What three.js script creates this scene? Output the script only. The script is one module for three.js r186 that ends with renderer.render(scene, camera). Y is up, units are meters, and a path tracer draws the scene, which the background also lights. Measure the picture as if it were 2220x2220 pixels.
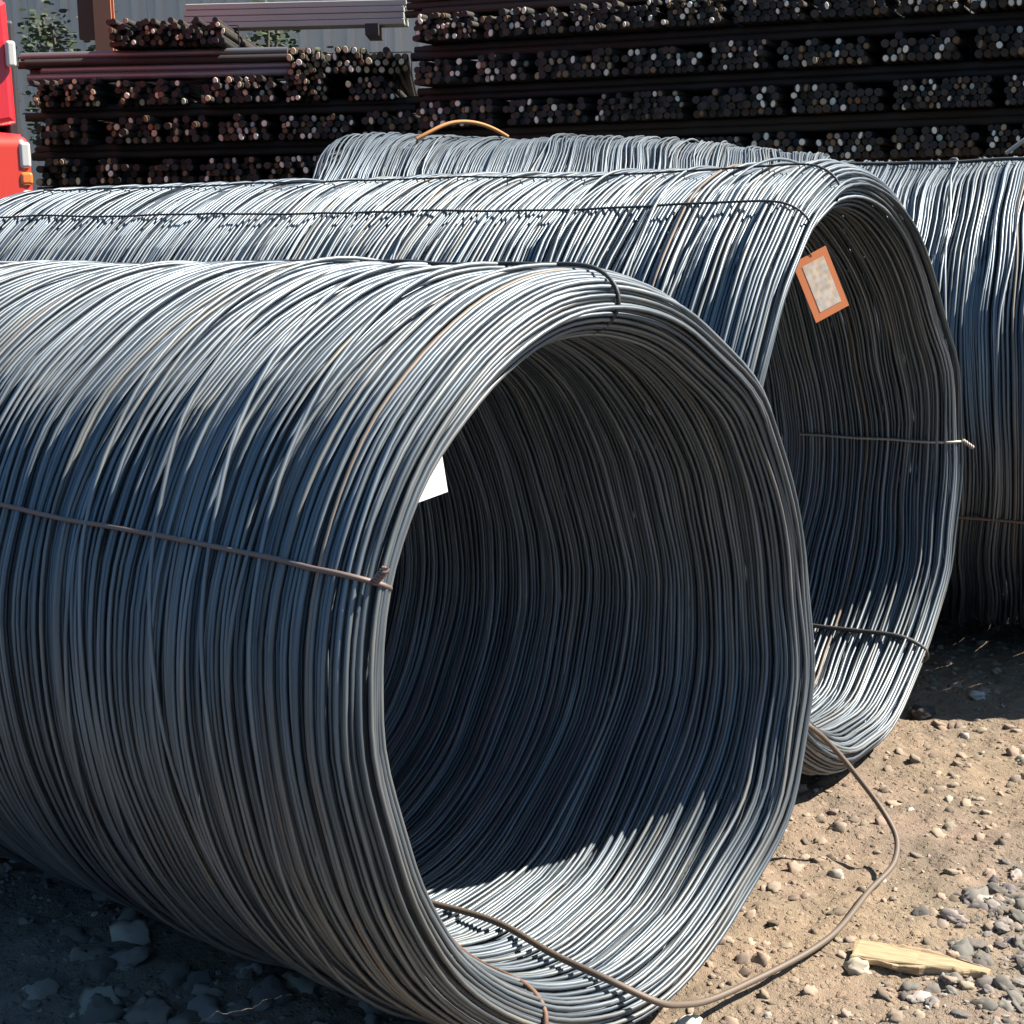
import * as THREE from 'three';
import { ImprovedNoise } from 'three/addons/math/ImprovedNoise.js';
import { mergeGeometries, mergeVertices } from 'three/addons/utils/BufferGeometryUtils.js';
import { RoundedBoxGeometry } from 'three/addons/geometries/RoundedBoxGeometry.js';

// ---------------------------------------------------------------- camera, sky, sun, exposure
const scene = new THREE.Scene();
const camera = new THREE.PerspectiveCamera(33.3, 1, 0.05, 400);
camera.position.set(0, 1.2035, 0);
camera.rotation.order = 'YXZ';
camera.rotation.set(-0.1795, 0, -0.0234);
scene.add(camera);

const renderer = new THREE.WebGLRenderer({ antialias: true });
renderer.setSize(1024, 1024);
renderer.toneMapping = THREE.LinearToneMapping;
renderer.toneMappingExposure = 2.55;
renderer.shadowMap.enabled = true;
renderer.shadowMap.type = THREE.PCFSoftShadowMap;

const SUN = new THREE.Vector3(0.665, 0.73, -0.06).normalize();
// clear deep blue sky, paler towards the horizon and round the sun
{
  const w = 512, h = 256, d = new Float32Array(w * h * 4), v = new THREE.Vector3();
  for (let y = 0; y < h; y++) for (let x = 0; x < w; x++) {
    const lat = (y + 0.5) / h * Math.PI - Math.PI / 2, lon = (x + 0.5) / w * Math.PI * 2 - Math.PI;
    v.set(Math.cos(lat) * Math.cos(lon), Math.sin(lat), Math.cos(lat) * Math.sin(lon));
    const up = Math.max(0, v.y), hz = Math.pow(1 - up, 4), c = Math.max(0, v.dot(SUN)), glow = 0.25 * Math.pow(c, 6) + 0.8 * Math.pow(c, 60);
    const i = (y * w + x) * 4;
    d[i] = 0.044 + 0.055 * hz + glow * 0.5; d[i + 1] = 0.104 + 0.072 * hz + glow * 0.5; d[i + 2] = 0.20 + 0.085 * hz + glow * 0.5; d[i + 3] = 1;
  }
  const t = new THREE.DataTexture(d, w, h, THREE.RGBAFormat, THREE.FloatType);
  t.mapping = THREE.EquirectangularReflectionMapping; t.magFilter = t.minFilter = THREE.LinearFilter; t.needsUpdate = true;
  scene.background = t; scene.environment = t;
}

const sun = new THREE.DirectionalLight(new THREE.Color(1, 0.95, 0.87), 5);
sun.name = 'sun';
sun.position.copy(SUN).multiplyScalar(20).add(new THREE.Vector3(0, 0, -4));
sun.target.position.set(0, 0, -4);
sun.castShadow = true;
sun.shadow.mapSize.set(4096, 4096);
Object.assign(sun.shadow.camera, { left: -7, right: 7, top: 7, bottom: -7, near: 1, far: 45 });
scene.add(sun, sun.target);

// ---------------------------------------------------------------- helpers
function mulberry(a) { return () => { a |= 0; a = a + 0x6D2B79F5 | 0; let t = Math.imul(a ^ a >>> 15, 1 | a); t = t + Math.imul(t ^ t >>> 7, 61 | t) ^ t; return ((t ^ t >>> 14) >>> 0) / 4294967296; }; }
const perlin = new ImprovedNoise();
const N = (x, y, z) => perlin.noise(x + 31.4, y + 17.7, z + 53.1);
const TAU = Math.PI * 2, D2R = Math.PI / 180;
const taken = {};
function numbered(n) { const k = taken[n] = (taken[n] ?? -1) + 1; return k ? `${n}_${String(k).padStart(3, '0')}` : n; }
function shade(o) { o.traverse(m => { if (m.isMesh) { m.castShadow = true; m.receiveShadow = true; } }); }
function thing(name, label, category, [x, y, z] = [0, 0, 0], turn = 0, group) {
  const o = new THREE.Group(); o.name = numbered(name); o.position.set(x, y, z); o.rotation.y = turn;
  o.userData = { label, category }; if (group) o.userData.group = group;
  scene.add(o); return o;
}
function part(name, geo, mat, parent, kind) {
  const m = new THREE.Mesh(geo, mat); m.name = name; m.castShadow = m.receiveShadow = true;
  if (kind) m.userData.kind = kind;
  parent.add(m); return m;
}
function solo(name, geo, mat, label, category, group) {
  const m = part(numbered(name), geo, mat, scene); m.userData = { label, category }; if (group) m.userData.group = group; return m;
}
const lin = (r, g, b) => new THREE.Color().setRGB(r, g, b);
function std(c, rough, metal = 0, extra = {}) { return new THREE.MeshStandardMaterial({ color: c, roughness: rough, metalness: metal, ...extra }); }
function dataTex(w, h, fn, srgb = true) {
  const d = new Uint8Array(w * h * 4);
  for (let y = 0; y < h; y++) for (let x = 0; x < w; x++) { const c = fn(x, y); const i = (y * w + x) * 4; d[i] = c[0]; d[i + 1] = c[1]; d[i + 2] = c[2]; d[i + 3] = 255; }
  const t = new THREE.DataTexture(d, w, h); t.magFilter = THREE.LinearFilter; t.minFilter = THREE.LinearMipmapLinearFilter; t.generateMipmaps = true;
  t.wrapS = t.wrapT = THREE.RepeatWrapping; if (srgb) t.colorSpace = THREE.SRGBColorSpace; t.needsUpdate = true; return t;
}
// open tube along points with flat closed ends
function cable(pts, radius, seg, radial = 8) {
  const curve = new THREE.CatmullRomCurve3(pts.map(p => new THREE.Vector3(...p)), false, 'centripetal');
  const g = new THREE.TubeGeometry(curve, seg, radius, radial, false);
  const caps = [0, 1].map(k => { const c = new THREE.CircleGeometry(radius, radial); const t = curve.getTangentAt(k); if (!k) t.negate(); c.applyQuaternion(new THREE.Quaternion().setFromUnitVectors(new THREE.Vector3(0, 0, 1), t)); const p = curve.getPointAt(k); c.translate(p.x, p.y, p.z); return c; });
  return mergeGeometries([g, ...caps]);
}

// ---------------------------------------------------------------- ground
// the yard: one sheet, fine near the coils, coarse towards the horizon
const groundH = (x, z) => {
  let h = 0.022 * N(x * 0.9, z * 0.9, 1) + 0.012 * N(x * 3.1, z * 3.1, 2) + 0.009 * N(x * 9, z * 9, 3) + 0.007 * N(x * 23, z * 23, 4) + 0.005 * N(x * 41, z * 41, 6);
  return h - 0.012;
};
// crushed grey stone patch on the right foreground
const greyPatch = (x, z) => {
  const d = (x - 0.80) * 1.0 + (z + 2.6) * 0.35 + 0.16 * N(x * 3, z * 3, 7) + 0.07 * N(x * 11, z * 11, 8);
  return THREE.MathUtils.clamp(d * 2.6 + 0.5, 0, 1) * THREE.MathUtils.clamp((z + 3.1 + 0.2 * N(x * 4, z * 4, 9)) * 3, 0, 1);
};
{
  const xs = [], zs = [];
  const axis = (a, b, n, far) => { const v = []; for (const f of far) v.push(-f + a); v.reverse().sort((p, q) => p - q); for (let i = 0; i <= n; i++) v.push(a + (b - a) * i / n); for (const f of far) v.push(b + f); return v; };
  const far = [0.15, 0.4, 0.9, 2, 5, 12, 40, 150];
  xs.push(...axis(-1.7, 2.3, 300, far)); zs.push(...axis(-5.0, -1.9, 250, far));
  const pos = [], col = [], idx = [], uv = [];
  for (const z of zs) for (const x of xs) {
    const inside = x > -1.75 && x < 2.35 && z > -5.1 && z < -1.85;
    pos.push(x, inside ? groundH(x, z) : groundH(x, z) * 0.6, z);
    uv.push(x, -z);
    const g = greyPatch(x, z);
    const n1 = N(x * 1.7, z * 1.7, 11), n2 = N(x * 7, z * 7, 12), n3 = N(x * 30, z * 30, 13), n4 = N(x * 70, z * 70, 14);
    let t = 1 + 0.22 * n1 + 0.22 * n2 + 0.28 * n3 + 0.2 * n4;
    const leftGrey = THREE.MathUtils.clamp(-x * 1.3 - 0.0 + 0.4 * n2, 0, 1);       // greyer, darker ground towards the left of the coils
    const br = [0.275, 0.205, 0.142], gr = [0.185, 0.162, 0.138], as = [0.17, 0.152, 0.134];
    const k = Math.max(0, g);
    const bounceCut = THREE.MathUtils.clamp((z + 1.6) * 1.2, 0, 1);              // dark ground added out of view, cuts bounce into the coils
    const c = [0, 1, 2].map(i => { let v = br[i] * (1 - k) + gr[i] * k; v = v * (1 - leftGrey) + as[i] * leftGrey; v = v * (1 - bounceCut) + [0.075, 0.072, 0.068][i] * bounceCut; return v * t; });
    c[0] *= 1 + 0.06 * n2; c[2] *= 1 - 0.12 * n1;
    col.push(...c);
  }
  const W = xs.length;
  for (let j = 0; j < zs.length - 1; j++) for (let i = 0; i < W - 1; i++) { const a = j * W + i; idx.push(a, a + W, a + 1, a + 1, a + W, a + W + 1); }
  const g = new THREE.BufferGeometry();
  g.setAttribute('position', new THREE.Float32BufferAttribute(pos, 3)); g.setAttribute('color', new THREE.Float32BufferAttribute(col, 3)); g.setAttribute('uv', new THREE.Float32BufferAttribute(uv, 2));
  g.setIndex(idx); g.computeVertexNormals();
  const r = mulberry(5);
  const size = 512, f = new Float32Array(size * size);
  // grains: random round bumps that wrap
  for (let k = 0; k < 2300; k++) {
    const cx = r() * size, cy = r() * size, R = 1.2 + Math.pow(r(), 4) * 8, hh = 0.35 + r() * 0.65;
    for (let y = -Math.ceil(R); y <= R; y++) for (let x = -Math.ceil(R); x <= R; x++) { const d = Math.hypot(x, y) / R; if (d < 1) { const i = (((cy + y) | 0) + size) % size * size + (((cx + x) | 0) + size) % size; f[i] = Math.max(f[i], hh * Math.sqrt(1 - d * d) * Math.min(1, R / 5)); } }
  }
  const bump = dataTex(size, size, (x, y) => { const v = Math.min(255, f[y * size + x] * 150 + 60 * r() + 45 * (0.5 + N(x * 0.11, y * 0.11, 3) * 0.5 + N(x * 0.3, y * 0.3, 5) * 0.4)); return [v, v, v]; }, false);
  bump.repeat.set(2.2, 2.2);
  const r2 = mulberry(9);
  const grain = dataTex(512, 512, (x, y) => { const b = f[((y + 90) % size) * size + (x + 40) % size]; const v = 222 + 60 * (r2() - 0.5) + (b > 0.35 ? 30 * (b - 0.2) : 0); return [Math.min(255, v), Math.min(255, v * 0.985), Math.min(255, v * 0.96)]; });
  grain.repeat.set(2.2, 2.2);
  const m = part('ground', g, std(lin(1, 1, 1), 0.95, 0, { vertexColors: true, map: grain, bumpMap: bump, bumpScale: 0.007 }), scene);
  m.userData.kind = 'structure';
}
// loose stones and grit
function rockGeo(seed, detail = 2) {
  let g = new THREE.IcosahedronGeometry(1, detail); g.deleteAttribute('normal'); g.deleteAttribute('uv'); g = mergeVertices(g, 1e-4); const p = g.attributes.position, v = new THREE.Vector3();
  for (let i = 0; i < p.count; i++) { v.fromBufferAttribute(p, i); const k = 1 + 0.55 * N(v.x * 1.1 + seed * 7, v.y * 1.1, v.z * 1.1) + 0.55 * N(v.x * 2.3, v.y * 2.3 + seed * 3, v.z * 2.3) + 0.25 * N(v.x * 6, v.y * 6, v.z * 6 + seed); v.multiplyScalar(k); v.y *= 0.62; p.setXYZ(i, v.x, v.y, v.z); }
  g.computeVertexNormals(); return g;
}
{
  const r = mulberry(21), dummy = new THREE.Object3D(), c = new THREE.Color();
  const mats = std(lin(1, 1, 1), 0.9);
  const scatter = (name, label, geo, n, pick) => {
    const m = new THREE.InstancedMesh(geo, mats, n); m.name = name; m.castShadow = m.receiveShadow = true;
    m.userData = { kind: 'stuff', label, category: 'gravel' };
    for (let i = 0; i < n; i++) {
      const q = pick();
      dummy.position.set(q.x, groundH(q.x, q.z) + q.s * (q.e ?? 0.1), q.z); dummy.rotation.set(r() * 0.6, r() * TAU, r() * 0.6); dummy.scale.set(q.s * (0.8 + r() * 0.5), q.s * (0.7 + r() * 0.4), q.s * (0.8 + r() * 0.5)); dummy.updateMatrix();
      m.setMatrixAt(i, dummy.matrix); m.setColorAt(i, c.setRGB(...q.c));
    }
    scene.add(m);
  };
  const tone = (base, j) => { const k = 1 + (r() - 0.5) * j; return base.map(v => v * k * (0.95 + 0.1 * r())); };
  scatter('dirt_grit', 'fine brown grit scattered over the sunlit dirt', rockGeo(1), 8000, () => {
    const x = 0.1 + r() * 1.9, z = -2.1 - Math.pow(r(), 1.4) * 2.9; return { x, z, e: -0.05, s: 0.0020 + Math.pow(r(), 6) * 0.012, c: tone(r() < 0.05 ? [0.36, 0.32, 0.26] : r() < 0.3 ? [0.16, 0.12, 0.085] : [0.27, 0.205, 0.145], 0.4) };
  });
  scatter('crushed_stone', 'grey crushed stone lying in the right foreground', rockGeo(2), 5200, () => {
    let x, z; do { x = 0.3 + r() * 1.2; z = -2.1 - r() * 1.2; } while (greyPatch(x, z) < r() * 0.9 + 0.06);
    return { x, z, e: 0.0, s: 0.0025 + Math.pow(r(), 3.8) * 0.018, c: tone(r() < 0.15 ? [0.27, 0.235, 0.195] : r() < 0.5 ? [0.12, 0.105, 0.09] : [0.185, 0.16, 0.135], 0.5) };
  });
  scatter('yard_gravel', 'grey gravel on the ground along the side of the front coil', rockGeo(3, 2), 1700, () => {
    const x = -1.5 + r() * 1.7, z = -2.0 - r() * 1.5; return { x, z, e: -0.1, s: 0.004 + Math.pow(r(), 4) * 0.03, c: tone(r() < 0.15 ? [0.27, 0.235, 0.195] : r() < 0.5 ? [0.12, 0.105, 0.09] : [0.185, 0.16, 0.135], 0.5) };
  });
}

// ---------------------------------------------------------------- steel wire coils
const steel = [
  std(lin(0.172, 0.197, 0.216), 0.54, 0.72, { vertexColors: true }),
  std(lin(0.145, 0.168, 0.188), 0.50, 0.76, { vertexColors: true }),
  std(lin(0.205, 0.226, 0.238), 0.52, 0.68, { vertexColors: true }),
  std(lin(0.182, 0.190, 0.190), 0.55, 0.62, { vertexColors: true }),
  std(lin(0.185, 0.152, 0.125), 0.62, 0.45, { vertexColors: true }),
];
const rustTie = std(lin(0.20, 0.115, 0.075), 0.7, 0.35);
const mauveTie = std(lin(0.20, 0.145, 0.125), 0.6, 0.45);
const darkTie = std(lin(0.07, 0.068, 0.065), 0.6, 0.5);
const paleTie = std(lin(0.42, 0.36, 0.30), 0.55, 0.4);
const looseSteel = std(lin(0.15, 0.115, 0.088), 0.65, 0.35);

function loopGeo(P, wireR, radial, seg, colour) {
  // P(phi) -> {x,y,z,er:[x,y]}
  const pos = new Float32Array(seg * radial * 3), nor = new Float32Array(seg * radial * 3), col = new Float32Array(seg * radial * 3), idx = [];
  for (let i = 0; i < seg; i++) {
    const phi = i / seg * TAU, q = P(phi), c = colour(phi);
    for (let k = 0; k < radial; k++) {
      const a = k / radial * TAU + (i % 2 ? 0 : 0), ca = Math.cos(a), sa = Math.sin(a), o = (i * radial + k) * 3;
      nor[o] = q.ex * ca; nor[o + 1] = q.ey * ca; nor[o + 2] = sa;
      pos[o] = q.x + wireR * nor[o]; pos[o + 1] = q.y + wireR * nor[o + 1]; pos[o + 2] = q.z + wireR * sa;
      col[o] = c[0]; col[o + 1] = c[1]; col[o + 2] = c[2];
    }
    const i2 = (i + 1) % seg;
    for (let k = 0; k < radial; k++) { const k2 = (k + 1) % radial; const A = i * radial + k, B = i * radial + k2, C = i2 * radial + k, D = i2 * radial + k2; idx.push(A, B, C, B, D, C); }
  }
  const g = new THREE.BufferGeometry();
  g.setAttribute('position', new THREE.BufferAttribute(pos, 3)); g.setAttribute('normal', new THREE.BufferAttribute(nor, 3)); g.setAttribute('color', new THREE.BufferAttribute(col, 3)); g.setIndex(idx);
  return g;
}
// a lying coil: axis along local +z, mouth at z = 0, base on y = 0
function makeCoil(o) {
  const { name, label, pos, yaw, R, asp = 1, lean = 0, L, wall = 0.085, wireR = 0.0034, pitch = 0.0074, seg = 96, radial = 6, seed, sag = 0, maxParts = 300, innerDepth = L, wild = 5, wobble = 1, group, dent, taper = 0 } = o;
  const r = mulberry(seed), root = thing(name, label, 'wire coil', pos, yaw, group);
  const H = R * asp, e = 0.075;
  const rad0 = (s) => 1 - taper * THREE.MathUtils.smoothstep(s, -0.95, 0) + 0.012 * N(s * 1.7 + seed, 3.3, seed) * wobble;
  // point of the coil body at axial place s, angle phi, radius rr
  const body = (s, phi, rr) => {
    const cp = Math.cos(phi), sp = Math.sin(phi);
    const k = rad0(s) * (1 + wobble * (0.012 * N(cp * 1.1 + 9, sp * 1.1, s * 1.3 + seed) + 0.004 * N(cp * 3 + 2, sp * 3, s * 6 + seed)));
    const dn = dent ? 1 - dent[1] * Math.exp(-Math.pow(((phi / D2R - dent[0] + 540) % 360 - 180) / dent[2], 2)) : 1;
    let x = rr * k * dn * sp, y = H + rr * k * dn * asp * cp - sag * Math.max(0, cp) * 0.5;
    const lo = (R - rr) * 0.9 + wireR + 0.001, dd = y - lo; y = lo + 0.5 * (dd + Math.sqrt(dd * dd + 0.0007)) - 0.004;
    y = Math.max(y, wireR * 0.5);
    const z = s + lean * cp * Math.exp(s * 0.8) + wobble * (0.022 * N(cp * 1.3 + seed, sp * 1.3, s * 2.2) + 0.009 * N(cp * 3.2, sp * 3.2 + seed, s * 7));
    return { x, y, z, ex: sp, ey: cp };
  };
  // profile of the wall: outer line, rounded mouth, inner line, rounded far end
  const prof = [];
  const add = (s, rr, w) => prof.push({ s, rr, w });
  const step = () => pitch * (0.72 + 0.5 * r()) + (r() < 0.09 ? pitch * (0.5 + r()) : 0);
  const recess = (s, k) => 0.016 * Math.max(0, N(s * 19, seed, k) - 0.08) * 2.4;
  for (let s = -L + e; s < -e; s += step()) add(s, R - Math.pow(r(), 1.6) * 0.008 - recess(s, 1), s > -1.7 ? 2 + s : 0.2 + s * 0.01);
  const rim = [];
  for (let t = 0; t < Math.PI; t += pitch * (0.75 + 0.5 * r()) / (0.5 * (e + wall * 0.5))) rim.push(t);
  for (const t of rim) { add(-e + e * Math.sin(t), R - wall / 2 + wall / 2 * Math.cos(t) - 0.006 * r(), 4); add(-L + e - e * Math.sin(t), R - wall / 2 + wall / 2 * Math.cos(t) - 0.004 * r(), 0.1); }
  for (let s = -Math.min(L, innerDepth) + e; s < -e; s += step()) add(s, R - wall + Math.pow(r(), 1.6) * 0.008 + recess(s, 2), 1.6 + s);
  prof.sort((a, b) => b.w - a.w);
  const rest = [];
  const tint = (phase) => {
    const base = 0.78 + 0.40 * r(), warm = (r() - 0.5) * 0.05;
    return (phi) => { const n = N(Math.cos(phi) * 2.5 + phase, Math.sin(phi) * 2.5, phase * 1.7), m = N(Math.cos(phi) * 9 + phase * 3, Math.sin(phi) * 9, phase); const v = base * (1 + 0.30 * n + 0.30 * m); const rs = Math.max(0, m - 0.3) * 0.35 + warm; return [v * (1 + rs), v, v * (1 - rs * 1.2)]; };
  };
  prof.forEach((p, i) => {
    const a1 = (r() - 0.5) * 0.018, f1 = r() * TAU, a2 = (r() - 0.5) * 0.008, f2 = r() * TAU, a3 = (r() - 0.5) * 0.004, f3 = r() * TAU, b1 = (r() - 0.5) * 0.004, g1 = r() * TAU, b2 = (r() - 0.5) * 0.003;
    const P = phi => { const q = body(p.s, phi, p.rr + b1 * Math.cos(2 * phi + g1) + b2 * Math.cos(5 * phi + f1)); q.z += wobble * (a1 * Math.cos(phi + f1) + a2 * Math.cos(2 * phi + f2) + a3 * Math.cos(5 * phi + f3)); return q; };
    const big = i < maxParts;
    const g = loopGeo(P, wireR, big ? radial : 5, big ? seg : 72, tint(i * 0.37 + seed));
    if (big) part('winding', g, steel[r() < 0.02 ? 4 : Math.min(3, Math.floor(r() * 3.5))], root); else rest.push(g);
  });
  // a few turns that have sprung across their neighbours
  for (let i = 0; i < wild; i++) {
    const s0 = -0.12 - r() * Math.min(1.3, L - 0.35), am = 0.03 + r() * 0.06, f = r() * TAU;
    const P = phi => { const q = body(s0 + am * Math.cos(phi + f), phi, R + 0.004 + 0.004 * Math.cos(3 * phi + f)); return q; };
    part('winding', loopGeo(P, wireR, radial, seg, tint(i * 2.1 + 90 + seed)), steel[2], root);
  }
  // the turns buried in the wall, which close the gaps
  for (const [off, p2] of [[0.0105, 0.0078], [wall - 0.013, 0.0078]])
    for (let s = -L + e; s < -e * 0.6; s += p2 * (0.8 + 0.4 * r())) { const q = { s, rr: R - off - 0.004 * r() }; rest.push(loopGeo(phi => body(q.s, phi, q.rr), wireR * 1.15, 4, 56, tint(s * 9))); }
  for (let t = 0.1; t < Math.PI; t += 0.15) { const q = { s: -e + (e - 0.012) * Math.sin(t), rr: R - wall / 2 + (wall / 2 - 0.011) * Math.cos(t) }; rest.push(loopGeo(phi => body(q.s, phi, q.rr), wireR * 1.1, 4, 60, tint(t))); }
  part('buried_windings', mergeGeometries(rest), steel[1], root, 'stuff');
  root.userData.body = undefined; delete root.userData.body;
  const api = { root, body, R, wall, e, L, r };
  // tie wire along the wall at angle phi, round the mouth and back along the inside
  api.tie = (deg, mat, { back = -L + 0.1, inside = 0.5, rad = 0.0032, drift = 0, end = 0, knot = false, off = 0.005 } = {}) => {
    const pts = [];
    const push = (s, rr, d) => { const q = body(s, (deg + d) * D2R, rr); pts.push([q.x, Math.max(q.y, 0.006), q.z]); };
    const nn = Math.max(10, Math.round((-e - back) / 0.07));
    for (let i = 0; i < nn; i++) { const s = back + (-e - back) * i / nn; push(s, R + off * (0.7 + 0.5 * r()), drift * s + 0.5 * N(s * 5, deg, 1)); }
    for (let k = 0; k <= 8; k++) { const t = k / 8 * Math.PI; push(-e + (e + off * 1.2) * Math.sin(t), R - wall / 2 + (wall / 2 + off * 1.2) * Math.cos(t), 0); }
    if (inside > 0) { const m = Math.max(3, Math.round(inside / 0.08)); for (let i = 1; i <= m; i++) push(-e - inside * i / m, R - wall - off, end * i / m + 0.5 * N(i, deg, 2)); }
    const tw = part('tie_wire', cable(pts, rad, pts.length * 5, 6), mat, root);
    if (knot) {   // the two ends twisted together and bent over at the mouth
      const a = body(0.004, deg * D2R, R - wall * 0.35), dir = new THREE.Vector3(Math.sin((deg + 60) * D2R) * 0.5, Math.cos((deg + 60) * D2R) * 0.5, 0.55).normalize(), u = new THREE.Vector3(0, 1, 0).cross(dir).normalize(), v = dir.clone().cross(u);
      for (const ph of [0, Math.PI]) { const kp = []; for (let i = 0; i <= 20; i++) { const t = i / 20, an = ph + t * TAU * 2.5, q = new THREE.Vector3(a.x, a.y, a.z).addScaledVector(dir, 0.03 * t).addScaledVector(u, Math.cos(an) * rad * 0.9).addScaledVector(v, Math.sin(an) * rad * 0.9); kp.push([q.x, q.y, q.z]); } part('knot', cable(kp, rad * 0.75, 40, 5), mat, tw); }
    }
    return tw;
  };
  return api;
}

// front coil
const coilA = makeCoil({ name: 'wire_coil', label: 'steel wire coil with white tag and a sprung loose wire lying on the dirt', pos: [0.1572, 0, -2.3471], yaw: 0.8613, R: 0.5478, asp: 1.0178, lean: -0.037, L: 1.75, seed: 3, wild: 13, dent: [150, 0.022, 40] });
coilA.tie(-67, mauveTie, { inside: 0.05, rad: 0.0036, drift: -2, knot: true });
coilA.tie(3, darkTie, { inside: 0.35, rad: 0.0034, drift: -7 });
coilA.tie(-151, rustTie, { inside: 0.30, rad: 0.004, drift: 10, end: -20 });
// the sprung end of the wire: out of the mouth, over the dirt and back up to the far side of the coil
{
  const inv = new THREE.Matrix4(); coilA.root.updateMatrixWorld(); inv.copy(coilA.root.matrixWorld).invert();
  const loc = ([x, y, z]) => { const v = new THREE.Vector3(x, y, z).applyMatrix4(inv); return [v.x, v.y, v.z]; };
  const pts = [loc([-0.30, 0.105, -2.68]), loc([-0.173, 0.106, -2.594]), loc([-0.045, 0.107, -2.499]), loc([0.05, 0.112, -2.357]), loc([0.123, 0.110, -2.277]), loc([0.190, 0.078, -2.272]), loc([0.232, 0.046, -2.326]), loc([0.272, 0.024, -2.380]),
    loc([0.335, 0.014, -2.447]), loc([0.496, 0.010, -2.615]), loc([0.605, 0.012, -2.805]), loc([0.672, 0.022, -2.91]),
    loc([0.688, 0.045, -2.97]), loc([0.672, 0.08, -3.01]), loc([0.636, 0.13, -3.03]), loc([0.585, 0.195, -3.03]), loc([0.528, 0.256, -2.98]), loc([0.46, 0.30, -2.93])];
  part('loose_wire', cable(pts, 0.0052, 200, 10), looseSteel, coilA.root);
}

// second coil, behind the front one
const coilB = makeCoil({ name: 'wire_coil', label: 'long steel wire coil with an orange bordered tag in its mouth', pos: [0.735, 0, -3.50], yaw: 0.9783, R: 0.5871, asp: 1.0805, lean: -0.021, L: 2.46, seed: 11, innerDepth: 1.3, seg: 84, wild: 5, wobble: 1.15 });
coilB.tie(-29, darkTie, { inside: 0, rad: 0.0025, off: 0.004 });
coilB.tie(-11, darkTie, { inside: 0.1, rad: 0.0025, off: 0.004, back: -2.3 });
coilB.tie(90, paleTie, { inside: 0.3, rad: 0.0034, knot: true });
coilB.tie(142, darkTie, { inside: 0.3, rad: 0.005 });

// third coil at the right, its mouth out of the picture
const coilC = makeCoil({ name: 'wire_coil', label: 'steel wire coil beyond the tagged coil, a pale stray turn sprung on its top', pos: [2.2, 0, -4.434], yaw: 1.2314, R: 0.6486, L: 1.5, seed: 23, seg: 72, maxParts: 190, innerDepth: 0.5, wobble: 1.3, wild: 6 });
coilC.tie(-12, darkTie, { inside: 0.1, rad: 0.005 });
coilC.tie(-112, rustTie, { inside: 0.1, rad: 0.004 });
{
  const pts = []; for (let i = 0; i <= 12; i++) { const t = i / 12; const q = coilC.body(-0.90 + 0.6 * t, (-8 + 12 * t) * D2R, coilC.R + 0.012 + 0.13 * Math.sin(Math.PI * t)); pts.push([q.x, q.y, q.z]); }
  part('stray_turn', cable(pts, 0.0055, 60, 8), paleTie, coilC.root);
}
// fourth coil, mostly hidden: only the crown shows
const coilD = makeCoil({ name: 'wire_coil', label: 'steel wire coil crown rising behind the long coil, rusty stray loop on top', pos: [1.09, 0, -5.9], yaw: 1.35, R: 0.722, L: 1.70, taper: 0.13, seed: 37, seg: 72, maxParts: 130, innerDepth: 0.4, wobble: 2.0, wild: 6 });
{
  const pts = []; for (let i = 0; i <= 12; i++) { const t = i / 12; const q = coilD.body(-1.37 + 0.27 * t, (-16 + 20 * t) * D2R, coilD.R + 0.008 + 0.045 * Math.sin(Math.PI * t)); pts.push([q.x, q.y, q.z]); }
  part('stray_loop', cable(pts, 0.007, 60, 8), std(lin(0.42, 0.19, 0.06), 0.7, 0.2), coilD.root);
}

// ---------------------------------------------------------------- tags
{
  const white = std(lin(0.82, 0.82, 0.8), 0.55);
  const t = thing('paper_tag', 'blank white tag hanging inside the mouth of the front coil', 'tag', [-0.103, 0.880, -2.118], 0.8);
  const s = new THREE.Shape([[-0.028, -0.05], [0.026, -0.044], [0.018, 0.052], [-0.03, 0.05]].map(p => new THREE.Vector2(...p)));
  const g = new THREE.ExtrudeGeometry(s, { depth: 0.0012, bevelEnabled: false }); g.rotateZ(0.05); g.scale(1.1, 0.86, 1);
  part('card', g, white, t);

  const o = thing('paper_tag', 'orange bordered tag with pale printed centre hanging in the long coil', 'tag', [0.612, 1.03, -3.36], 0.3);
  const body = new THREE.Group(); body.rotation.z = 0.42;
  const card = part('card', new THREE.BoxGeometry(0.078, 0.128, 0.0016), std(lin(0.80, 0.25, 0.09), 0.6), o); card.rotation.z = 0.42;
  const r = mulberry(77);
  const rows = []; for (let i = 0; i < 14; i++) rows.push(Array.from({ length: 12 }, () => r()));
  const print = dataTex(96, 128, (x, y) => { const row = Math.floor(y / 128 * 14), cell = Math.floor(x / 8); const ink = (row % 2) && rows[row][cell] > 0.5 ? 12 : 0; const n = 6 * r() + 26 * N(x * 0.05, y * 0.05, 3) - ink, w = 20 * N(x * 0.04 + 9, y * 0.04, 8); return [226 + n + w, 206 + n, 184 + n - w].map(v => Math.max(0, Math.min(255, v))); });
  const pg = new THREE.PlaneGeometry(0.05, 0.098); pg.translate(0.002, 0.0, 0.0012);
  part('printed_panel', pg, std(lin(1, 1, 1), 0.6, 0, { map: print }), card);
  part('string', cable([[-0.02, 0.055, 0.0], [-0.035, 0.075, 0], [-0.055, 0.09, -0.01]], 0.0015, 16, 5), darkTie, o);
}

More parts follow.
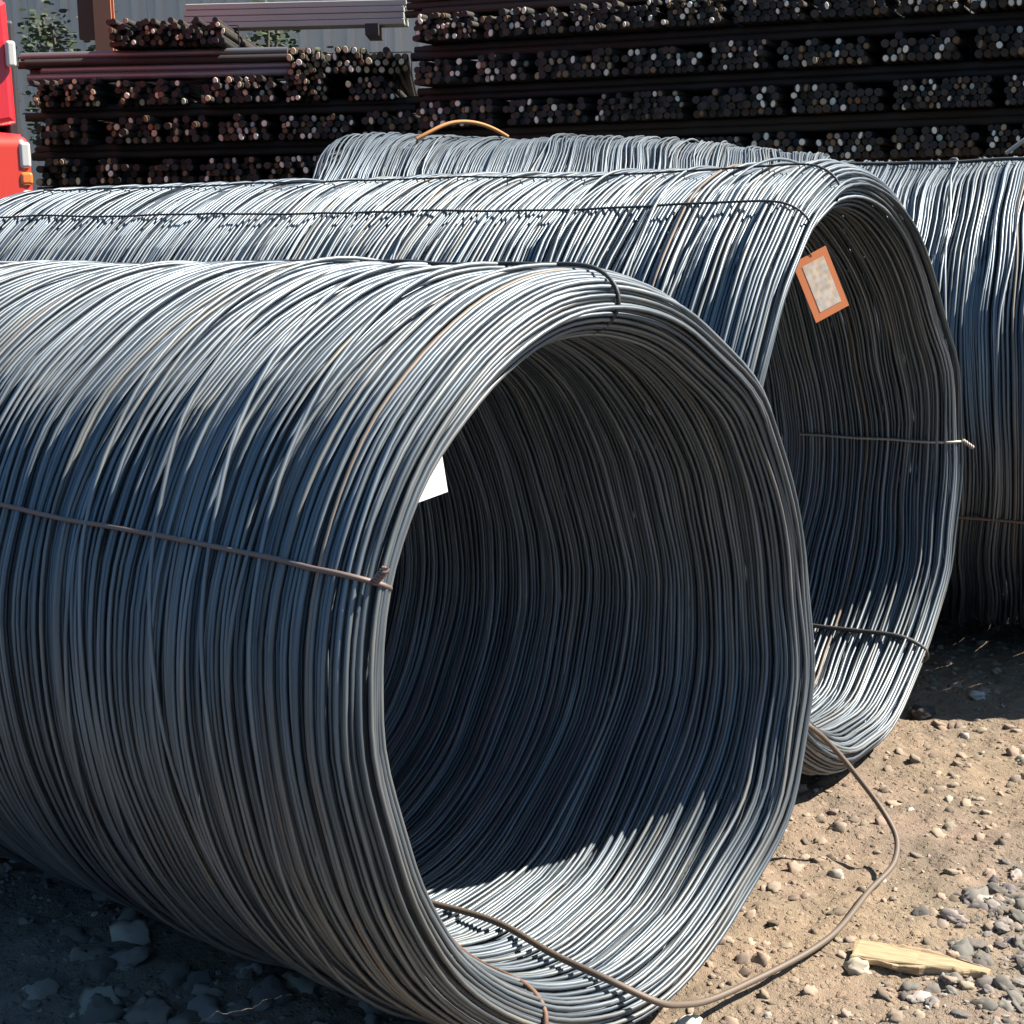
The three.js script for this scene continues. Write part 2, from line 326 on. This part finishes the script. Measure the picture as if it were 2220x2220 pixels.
// ---------------------------------------------------------------- wood splinter and single stones
{
  const r = mulberry(51);
  const prof = [];
  for (let i = 0; i <= 26; i++) { const t = i / 26; prof.push([-0.125 + 0.26 * t, 0.034 * Math.pow(Math.sin(Math.PI * (0.16 + 0.82 * t)), 0.8) * (1 - 0.45 * t) + 0.006 * N(t * 13, 1, 4)]); }
  for (let i = 26; i >= 0; i--) { const t = i / 26; prof.push([-0.13 + 0.262 * t + (i === 0 ? 0.012 : 0), -0.022 * Math.sin(Math.PI * (0.2 + 0.8 * t)) * (1 - 0.3 * t) - 0.006 + 0.010 * N(t * 16, 5, 4)]); }
  const g = new THREE.ExtrudeGeometry(new THREE.Shape(prof.map(p => new THREE.Vector2(...p))), { depth: 0.009, bevelEnabled: true, bevelSize: 0.003, bevelThickness: 0.003, bevelSegments: 2, steps: 4 });
  g.rotateX(-Math.PI / 2);
  const p = g.attributes.position; for (let i = 0; i < p.count; i++) { p.setY(i, p.getY(i) + 0.009 * N(p.getX(i) * 17, p.getY(i) * 60, p.getZ(i) * 90) + 0.05 * p.getX(i) * p.getX(i)); }
  g.computeVertexNormals();
  const grain = dataTex(256, 64, (x, y) => { const n = N(x * 0.02, y * 0.5, 2) + 0.5 * N(x * 0.05, y * 1.3, 4); const v = 1 + 0.16 * n; return [196 * v, 170 * v, 132 * v].map(c => Math.min(255, c)); });
  grain.repeat.set(4, 8);
  const w = solo('wood_splinter', g, std(lin(0.66, 0.655, 0.65), 0.95, 0, { map: grain, bumpMap: grain, bumpScale: 0.003 }), 'pale yellow wood splinter lying on the dirt beside the crushed stone', 'wood chip');
  w.scale.set(0.82, 0.9, 1.15); w.position.set(0.625, groundH(0.63, -2.54) + 0.002, -2.54); w.rotation.set(0.03, -0.42, 0.02);
  const put = (x, z, s, c, label, seed, sy = 1) => { const m = solo('stone', rockGeo(seed, 2), std(lin(...c), 0.9), label, 'stone'); m.scale.set(s, s * sy, s * 0.85); m.position.set(x, groundH(x, z) + s * 0.2, z); m.rotation.y = r() * TAU; };
  put(0.955, -3.885, 0.028, [0.06, 0.05, 0.045], 'small dark lump on the sunlit dirt beside the long coil', 31);
  put(1.12, -4.0, 0.018, [0.5, 0.45, 0.38], 'small pale stone on the dirt beyond the dark lump', 32);
  put(0.53, -2.535, 0.02, [0.45, 0.38, 0.28], 'tan pebble touching the end of the wood splinter', 33);
  put(0.245, -2.37, 0.024, [0.6, 0.54, 0.42], 'pale stone lying at the mouth of the front coil', 34);
  put(0.92, -2.62, 0.03, [0.5, 0.48, 0.46], 'light grey stone lying on the crushed stone', 35, 0.7);
}

// ---------------------------------------------------------------- stacks of steel rods
const rodDark = [std(lin(0.036, 0.030, 0.023), 0.8), std(lin(0.055, 0.038, 0.024), 0.85), std(lin(0.028, 0.025, 0.021), 0.7, 0.2)];
const rodBright = std(lin(0.17, 0.17, 0.17), 0.45, 0.5);
const endPale = std(lin(0.82, 0.74, 0.56), 0.6), endGrey = std(lin(0.34, 0.26, 0.15), 0.7), endRust = std(lin(0.20, 0.12, 0.055), 0.85), endGold = std(lin(0.62, 0.52, 0.30), 0.65);
const RD = 0.034;
const rodGeo = [3.0, 2.8].map(l => { const g = new THREE.CylinderGeometry(RD / 2, RD / 2, l, 9); g.rotateX(Math.PI / 2); g.translate(0, 0, -l / 2); return g; });
const capGeo = (() => { const g = new THREE.CylinderGeometry(RD / 2 * 0.8, RD / 2 * 0.9, 0.006, 9); g.rotateX(Math.PI / 2); g.translate(0, 0, 0.003); return g; })();
const rr = mulberry(404);
const ORD = ['first', 'second', 'third', 'fourth', 'fifth', 'sixth', 'seventh', 'eighth', 'ninth', 'tenth', 'eleventh', 'twelfth', 'thirteenth'];
// rods pointing out of the face: local +z is out of the face
function endOnBundle(origin, turn, w, layers, label, group, { pale = 0.4, rust = 0.15, gold = 0, spread = 0.05 } = {}) {
  const t = thing('rod_bundle', label, 'steel rods', origin, turn, group);
  const ga = [0.75, 0.85, 0.93, 0.93][Math.floor(rr() * 4)], D = RD * ga; layers += ga < 0.8 ? 2 : 1;
  const n = Math.max(1, Math.floor(w / (D * 1.05)));
  for (let j = 0; j < layers; j++) for (let i = 0; i < n - (j % 2); i++) {
    if (j === layers - 1 && rr() < 0.3) continue;
    const m = part('rod', rodGeo[rr() < 0.5 ? 0 : 1], rodDark[Math.floor(rr() * 3)], t);
    m.position.set((i - (n - 1) / 2 + (j % 2) * 0.5) * D * 1.04 + (rr() - 0.5) * 0.006, D / 2 + j * D * 0.86 + (rr() - 0.5) * 0.002, (rr() - 0.5) * spread * 2 + (rr() < 0.1 ? (rr() - 0.3) * 0.12 : 0)); m.scale.set(ga, ga, 1);
    m.rotation.y = (rr() - 0.5) * 0.02; 
    const k = rr();
    const mat = k < pale ? (rr() < 0.8 ? endPale : endGrey) : k < pale + rust ? endRust : k < pale + rust + gold ? endGold : null;
    if (mat) { const c = part('cut_end', capGeo, mat, m); c.rotation.z = (rr() - 0.5) * 0.8; c.scale.set(0.55 + 0.4 * rr(), 0.85 + 0.3 * rr(), 1); }
  }
  // binding wire round the bundle
  const hh = layers * D * 0.87;
  const b = new THREE.BoxGeometry(0.004, hh + 0.006, 0.006); const parts = [b.clone().translate(-n * D * 0.53, hh / 2, -0.35), b.clone().translate(n * D * 0.53, hh / 2, -0.35), new THREE.BoxGeometry(n * D * 1.06, 0.004, 0.006).translate(0, hh + 0.004, -0.35)];
  part('binding_wire', mergeGeometries(parts), darkTie, t);
  return t;
}
const sideGeo = {};
function sideBundle(origin, turn, len, rows, layers, label, group, bright = 0.0) {
  const t = thing('rod_bundle', label, 'steel rods', origin, turn, group);
  const g = sideGeo[len] ??= new THREE.CylinderGeometry(RD / 2, RD / 2, len, 9).rotateZ(Math.PI / 2);
  for (let j = 0; j < layers; j++) for (let i = 0; i < rows; i++) {
    const m = part('rod', g, rr() < bright ? rodBright : rodDark[Math.floor(rr() * 3)], t);
    m.position.set((rr() - 0.5) * 0.12, RD / 2 + j * RD * 0.9, -0.12 - i * RD * 1.05 - (j % 2) * RD * 0.5 + (rr() - 0.5) * 0.01);
    m.rotation.y = (rr() - 0.5) * 0.006;
  }
  return t;
}
const billetMat = std(lin(0.05, 0.045, 0.042), 0.7, 0.3);
// right stack: face runs from (-0.42,-7.5) to (2.5,-6.4)
{
  const ax = -0.42, az = -7.5, ang = Math.atan2(0.9, 2.39), ca = Math.cos(ang), sa = Math.sin(ang), len = 3.1;
  const at = (u, out, y) => [ax + ca * u + sa * out * -1 * -1 * 0 + (-sa) * -out * -1, y, az + sa * u + ca * out];
  const P = (u, y) => [ax + ca * u, y, az + sa * u];
  const base = 1.27, per = 0.18;
  const names = ['lowest visible tier', 'lower middle tier', 'upper middle tier', 'top tier'];
  for (let k = 0; k < 5; k++) {
    const y = base + per * k;
    if (k < 4) for (let i = 0; i < 2; i++) sideBundle(P(len / 2, y + 0.0), -ang, len, 4, 2, `${i ? 'rear' : 'front'} lengthwise rods under the ${names[k]} of the tall stack`, `lengthwise rods under the ${names[k]}`).translateZ(-i * 1.6 - 0.02 * rr());
    if (k < 4) { let u = 0.04, nb = 0; while (u < len - 0.2) { const w = 0.24 + rr() * 0.16; endOnBundle(P(u + w / 2, y + 0.066), -ang, w, 3, `rod bundle, ${ORD[nb++]} from the low stack, in the ${names[k]} of the tall stack`, `end-on bundles in the ${names[k]}`, { pale: 0.2, rust: 0.1, spread: 0.03 }); u += w + 0.015; } }
  }
  sideBundle(P(len / 2, base + per * 4), -ang, len, 6, 3, 'dark rods lying lengthwise on top of the tall stack', null, 0.1);
  for (let k = 0; k < 7; k++) for (const o of [0, 1]) {
    const b = solo('steel_billet', new RoundedBoxGeometry(k % 2 ? 0.18 : len, 0.18, k % 2 ? 2.6 : 0.18, 2, 0.01), billetMat, 'dark steel billet cribbed under the tall stack', 'steel billet', 'billets under the right stack');
    const q = P(k % 2 ? 0.3 + o * 2.5 : len / 2, 0); const bz = k % 2 ? 1.4 : 0.25 + o * 2.0;
    b.position.set(q[0] + sa * bz, 0.0905 + k * 0.1808 - 0.01, q[2] - ca * bz); b.rotation.y = -ang;
  }
}
// left stack, parallel to the picture
{
  const x0 = -2.02, x1 = -0.36, len = 1.7, cx = (x0 + x1) / 2, z = -7.55;
  const tiers = [[1.31, 'lowest visible tier', 0.18, 0.1, 0.02], [1.48, 'middle tier', 0.18, 0.2, 0.08], [1.64, 'upper tier', 0.18, 0.18, 0.14]];
  let prev = 1.25;
  for (const [y, nm, pale, rust, gold] of tiers) {
    for (let i = 0; i < 2; i++) sideBundle([cx, prev, z - i * 1.6], 0, len, 4, 2, `${i ? 'rear' : 'front'} lengthwise rods under the ${nm} of the low rusty stack`, `lengthwise rods under the left ${nm}`);
    let u = x0, nb = 0; while (u < x1 - 0.15) { const w = 0.2 + rr() * 0.2; endOnBundle([u + w / 2, y + 0.005, z], (rr() - 0.5) * 0.02, w, 3, `rusty rod bundle, ${ORD[nb++]} from the red lorry, ${nm} of the low rusty stack`, `end-on bundles in the left ${nm}`, { pale, rust, gold, spread: 0.09 }); u += w + 0.01 + (rr() < 0.3 ? 0.04 : 0); }
    prev = y + 0.117;
  }
  for (let i = 0; i < 2; i++) sideBundle([-1.47, prev, z + 0.05 - i * 1.6], 0, 1.15 - 0.02 * i, 5, 4, `${i ? 'rear' : 'front'} row of shiny dark rods lying lengthwise on the low rusty stack`, 'lengthwise rods on the left stack', 0.35);
  endOnBundle([-0.66, prev + 0.0, z], 0.03, 0.54, 3, 'bundle of rods with yellowish cut ends beside the lengthwise rods on top', null, { pale: 0.25, rust: 0.3, gold: 0.35, spread: 0.1 });
  endOnBundle([-1.42, prev + 0.131, z], 0.02, 0.52, 3, 'bundle of blackened rods laid over the lengthwise rods on top', null, { pale: 0.2, rust: 0.05, spread: 0.08 });
  for (let k = 0; k < 7; k++) for (const o of [0, 1]) {
    const b = solo('steel_billet', new RoundedBoxGeometry(k % 2 ? 0.18 : len, 0.175, k % 2 ? 2.6 : 0.18, 2, 0.01), billetMat, 'dark steel billet cribbed under the low rusty stack', 'steel billet', 'billets under the left stack');
    b.position.set(k % 2 ? x0 + 0.25 + o * 1.2 : cx, 0.078 + k * 0.1785, z - (k % 2 ? 1.4 : 0.25 + o * 2.0));
  }
  // pale square tubes laid over the stack
  const tubeMat = std(lin(0.40, 0.42, 0.36), 0.65), tg = new RoundedBoxGeometry(1.0, 0.026, 0.05, 2, 0.004);
  const tb = thing('tube_bundle', 'pale grey square steel tubes lying on the low rusty stack', 'steel tubes', [-0.93, 1.955, -8.05], 0.0);
  for (let j = 0; j < 4; j++) for (let i = 0; i < 3; i++) { const m = part('tube', tg, tubeMat, tb); m.position.set((rr() - 0.5) * 0.02, 0.013 + j * 0.0275 + 0.05, -i * 0.053 - rr() * 0.006); m.rotation.y = (rr() - 0.5) * 0.01; }
  for (const x of [-0.35, 0.35]) { const m = part('bearer', new THREE.BoxGeometry(0.06, 0.05, 0.3), billetMat, tb); m.position.set(x, 0.0245, -0.06); }
}

// ---------------------------------------------------------------- red lorry at the left edge
{
  const red = new THREE.MeshPhysicalMaterial({ color: lin(0.68, 0.025, 0.032), roughness: 0.35, clearcoat: 0.8, clearcoatRoughness: 0.12 });
  const t = thing('red_lorry', 'red lorry cab with white lamps and orange indicator at the picture edge', 'lorry', [-1.655, 0, -6.1], 0.5);
  const W = 1.6;
  // side profile, front to the right (+x), x = 0 at the bumper front
  const prof = [[-2.2, 0.62], [-1.55, 0.62], [-1.45, 0.9], [-0.85, 0.9], [-0.75, 0.62], [-0.02, 0.62], [-0.01, 1.45], [-0.09, 1.46], [-0.09, 1.52], [-0.025, 1.53], [-0.03, 1.9], [-0.07, 1.93], [-0.34, 2.75], [-0.5, 2.85], [-2.1, 2.88], [-2.2, 2.8]];
  const g = new THREE.ExtrudeGeometry(new THREE.Shape(prof.map(p => new THREE.Vector2(...p))), { depth: W - 0.06, bevelEnabled: true, bevelSize: 0.025, bevelThickness: 0.03, bevelSegments: 3 });
  g.translate(-0.03, 0, -W + 0.03);
  part('cab', g, red, t);
  const bump = part('bumper', new RoundedBoxGeometry(0.22, 0.36, W + 0.04, 3, 0.045), new THREE.MeshPhysicalMaterial({ color: lin(0.72, 0.05, 0.025), roughness: 0.4, clearcoat: 0.6, clearcoatRoughness: 0.2 }), t); bump.position.set(-0.1, 1.29, -W / 2);
  const black = std(lin(0.025, 0.025, 0.027), 0.6);
  const gr = part('added_grille', new RoundedBoxGeometry(0.05, 1.2, W - 0.22, 2, 0.015), black, t); gr.position.set(-0.012, 1.27, -W / 2 - 0.02);  // black panel added on the unseen front to cut red bounce
  for (let k = 0; k < 9; k++) { const sl = part('slat', new THREE.BoxGeometry(0.02, 0.03, W - 0.3), std(lin(0.12, 0.12, 0.12), 0.5, 0.5), gr); sl.position.set(0.03, -0.5 + k * 0.12, 0); }
  const bm = part('added_bumper_middle', new RoundedBoxGeometry(0.05, 0.34, W - 0.2, 2, 0.015), black, t); bm.position.set(0.01, 1.29, -W / 2 - 0.02);  // also added: keeps the unseen bumper face from throwing red light
  const lens = new THREE.MeshPhysicalMaterial({ color: lin(0.62, 0.58, 0.52), roughness: 0.15, clearcoat: 1 }), amber = new THREE.MeshPhysicalMaterial({ color: lin(0.8, 0.2, 0.03), roughness: 0.25, clearcoat: 1 });
  for (const zz of [0.012, -W - 0.012]) {
    const l1 = part('headlight', new RoundedBoxGeometry(0.04, 0.09, 0.03, 3, 0.012), lens, bump); l1.position.set(0.083, 0.11, zz + W / 2);
    const l2 = part('indicator', new RoundedBoxGeometry(0.045, 0.045, 0.03, 3, 0.012), amber, bump); l2.position.set(0.083, 0.03, zz + W / 2);
    const l3 = part('fog_light', new RoundedBoxGeometry(0.04, 0.05, 0.03, 3, 0.012), lens, bump); l3.position.set(0.083, -0.035, zz + W / 2);
    const m = part('edge_highlight', new RoundedBoxGeometry(0.035, 0.09, 0.03, 3, 0.012), lens, t); m.position.set(-0.04, 1.74, zz);  // pale block standing in for a white highlight on the cab edge
    const wd = part('side_window', new RoundedBoxGeometry(0.9, 0.6, 0.02, 2, 0.008), std(lin(0.05, 0.06, 0.07), 0.1, 0.2), t); wd.position.set(-1.0, 2.35, zz);
    const wh = part('wheel', new THREE.CylinderGeometry(0.48, 0.48, 0.28, 32).rotateX(Math.PI / 2), std(lin(0.02, 0.02, 0.02), 0.9), t); wh.position.set(-1.15, 0.48, zz > 0 ? -0.17 : -W + 0.17);
    const rim = part('rim', new THREE.CylinderGeometry(0.26, 0.22, 0.02, 24).rotateX(Math.PI / 2), std(lin(0.4, 0.4, 0.4), 0.5, 0.6), wh); rim.position.z = zz > 0 ? 0.15 : -0.15;
  }
  const ws = part('windscreen', new RoundedBoxGeometry(0.02, 0.76, W - 0.2, 2, 0.008), std(lin(0.3, 0.33, 0.36), 0.08, 0.3), t); ws.position.set(-0.235, 2.33, -W / 2); ws.rotation.z = 0.25;
  const ch = part('chassis', new THREE.BoxGeometry(3.2, 0.2, 0.9), std(lin(0.03, 0.03, 0.03), 0.8), t); ch.position.set(-2.1, 0.55, -W / 2);
}

// ---------------------------------------------------------------- far background
{
  // ribbed grey metal wall
  const wallT = thing('sheet_wall', 'ribbed grey metal sheet wall far behind the stacks', 'wall', [0, 0, -15]);
  const pm = [std(lin(0.60, 0.56, 0.48), 0.75), std(lin(0.55, 0.51, 0.44), 0.75), std(lin(0.64, 0.60, 0.51), 0.75)];
  const sh = []; const pr = []; for (let i = 0; i <= 5; i++) { const x = i * 0.2; pr.push([x, 0], [x + 0.06, 0], [x + 0.08, 0.035], [x + 0.12, 0.035], [x + 0.14, 0]); }
  const front = pr.slice(0, -5).concat([[1.0, 0]]); const outline = front.concat([[1.0, -0.02], [0, -0.02]]);
  const pg = new THREE.ExtrudeGeometry(new THREE.Shape(outline.map(p => new THREE.Vector2(p[0], -p[1]))), { depth: 5, bevelEnabled: false }); pg.rotateX(-Math.PI / 2);
  const wr = mulberry(8);
  for (let x = -9; x < 9; x += 1.003) { const m = part('panel', pg, pm[Math.floor(wr() * 3)], wallT); m.position.set(x, 0, (wr() - 0.5) * 0.006); }
  // rust-orange post
  const post = thing('steel_post', 'rusty orange steel post standing behind the low rusty stack', 'post', [-2.5, 0, -11.2]);
  const pmtl = std(lin(0.50, 0.20, 0.10), 0.7, 0.1);
  const ph = new THREE.Shape([[-0.055, -0.05], [0.055, -0.05], [0.055, -0.035], [0.008, -0.035], [0.008, 0.035], [0.055, 0.035], [0.055, 0.05], [-0.055, 0.05], [-0.055, 0.035], [-0.008, 0.035], [-0.008, -0.035], [-0.055, -0.035]].map(p => new THREE.Vector2(...p)));
  const pgx = new THREE.ExtrudeGeometry(ph, { depth: 3.6, bevelEnabled: false }); pgx.rotateX(-Math.PI / 2);
  part('shaft', pgx, pmtl, post); part('base_plate', new THREE.BoxGeometry(0.3, 0.02, 0.3), pmtl, post).position.y = 0.011;
  const br = part('bracket', new THREE.BoxGeometry(0.1, 0.3, 0.08), std(lin(0.12, 0.05, 0.03), 0.8), post); br.position.set(-0.106, 2.42, 0);
  // weeds behind the stack
  const leafM = std(lin(0.05, 0.07, 0.03), 0.85), stemM = std(lin(0.10, 0.08, 0.05), 0.9);
  const bush = (x, z, h, w, label, seed) => {
    const b = thing('shrub', label, 'shrub', [x, 0, z]); const r = mulberry(seed), gs = [], st = [];
    for (let s = 0; s < 9; s++) { const a = r() * TAU, k = w * (0.3 + r() * 0.7), top = [Math.cos(a) * k, h * (0.7 + 0.3 * r()), Math.sin(a) * k]; st.push(cable([[0, 0, 0], [top[0] * 0.4, h * 0.5, top[2] * 0.4], top], 0.012, 8, 5));
      for (let i = 0; i < 420; i++) { const t = 0.35 + 0.65 * Math.sqrt(r()); const p = new THREE.CircleGeometry(0.5, 6).scale(0.03 + r() * 0.04, 0.018 + r() * 0.016, 1); p.rotateX(r() * 3); p.rotateY(r() * TAU); p.translate(top[0] * t * t + (r() - 0.5) * 0.28, h * t * (0.7 + 0.3) * (top[1] / h) + (r() - 0.5) * 0.25, top[2] * t * t + (r() - 0.5) * 0.28); gs.push(p); } }
    part('stem', mergeGeometries(st), stemM, b); part('foliage', mergeGeometries(gs), leafM, b, 'stuff');
  };
  bush(-2.75, -11.6, 2.5, 0.4, 'dark green shrub left of the rusty post', 61);
  bush(-1.7, -12.2, 2.55, 0.5, 'straggly green shrub right of the rusty post', 62);
}

renderer.render(scene, camera);
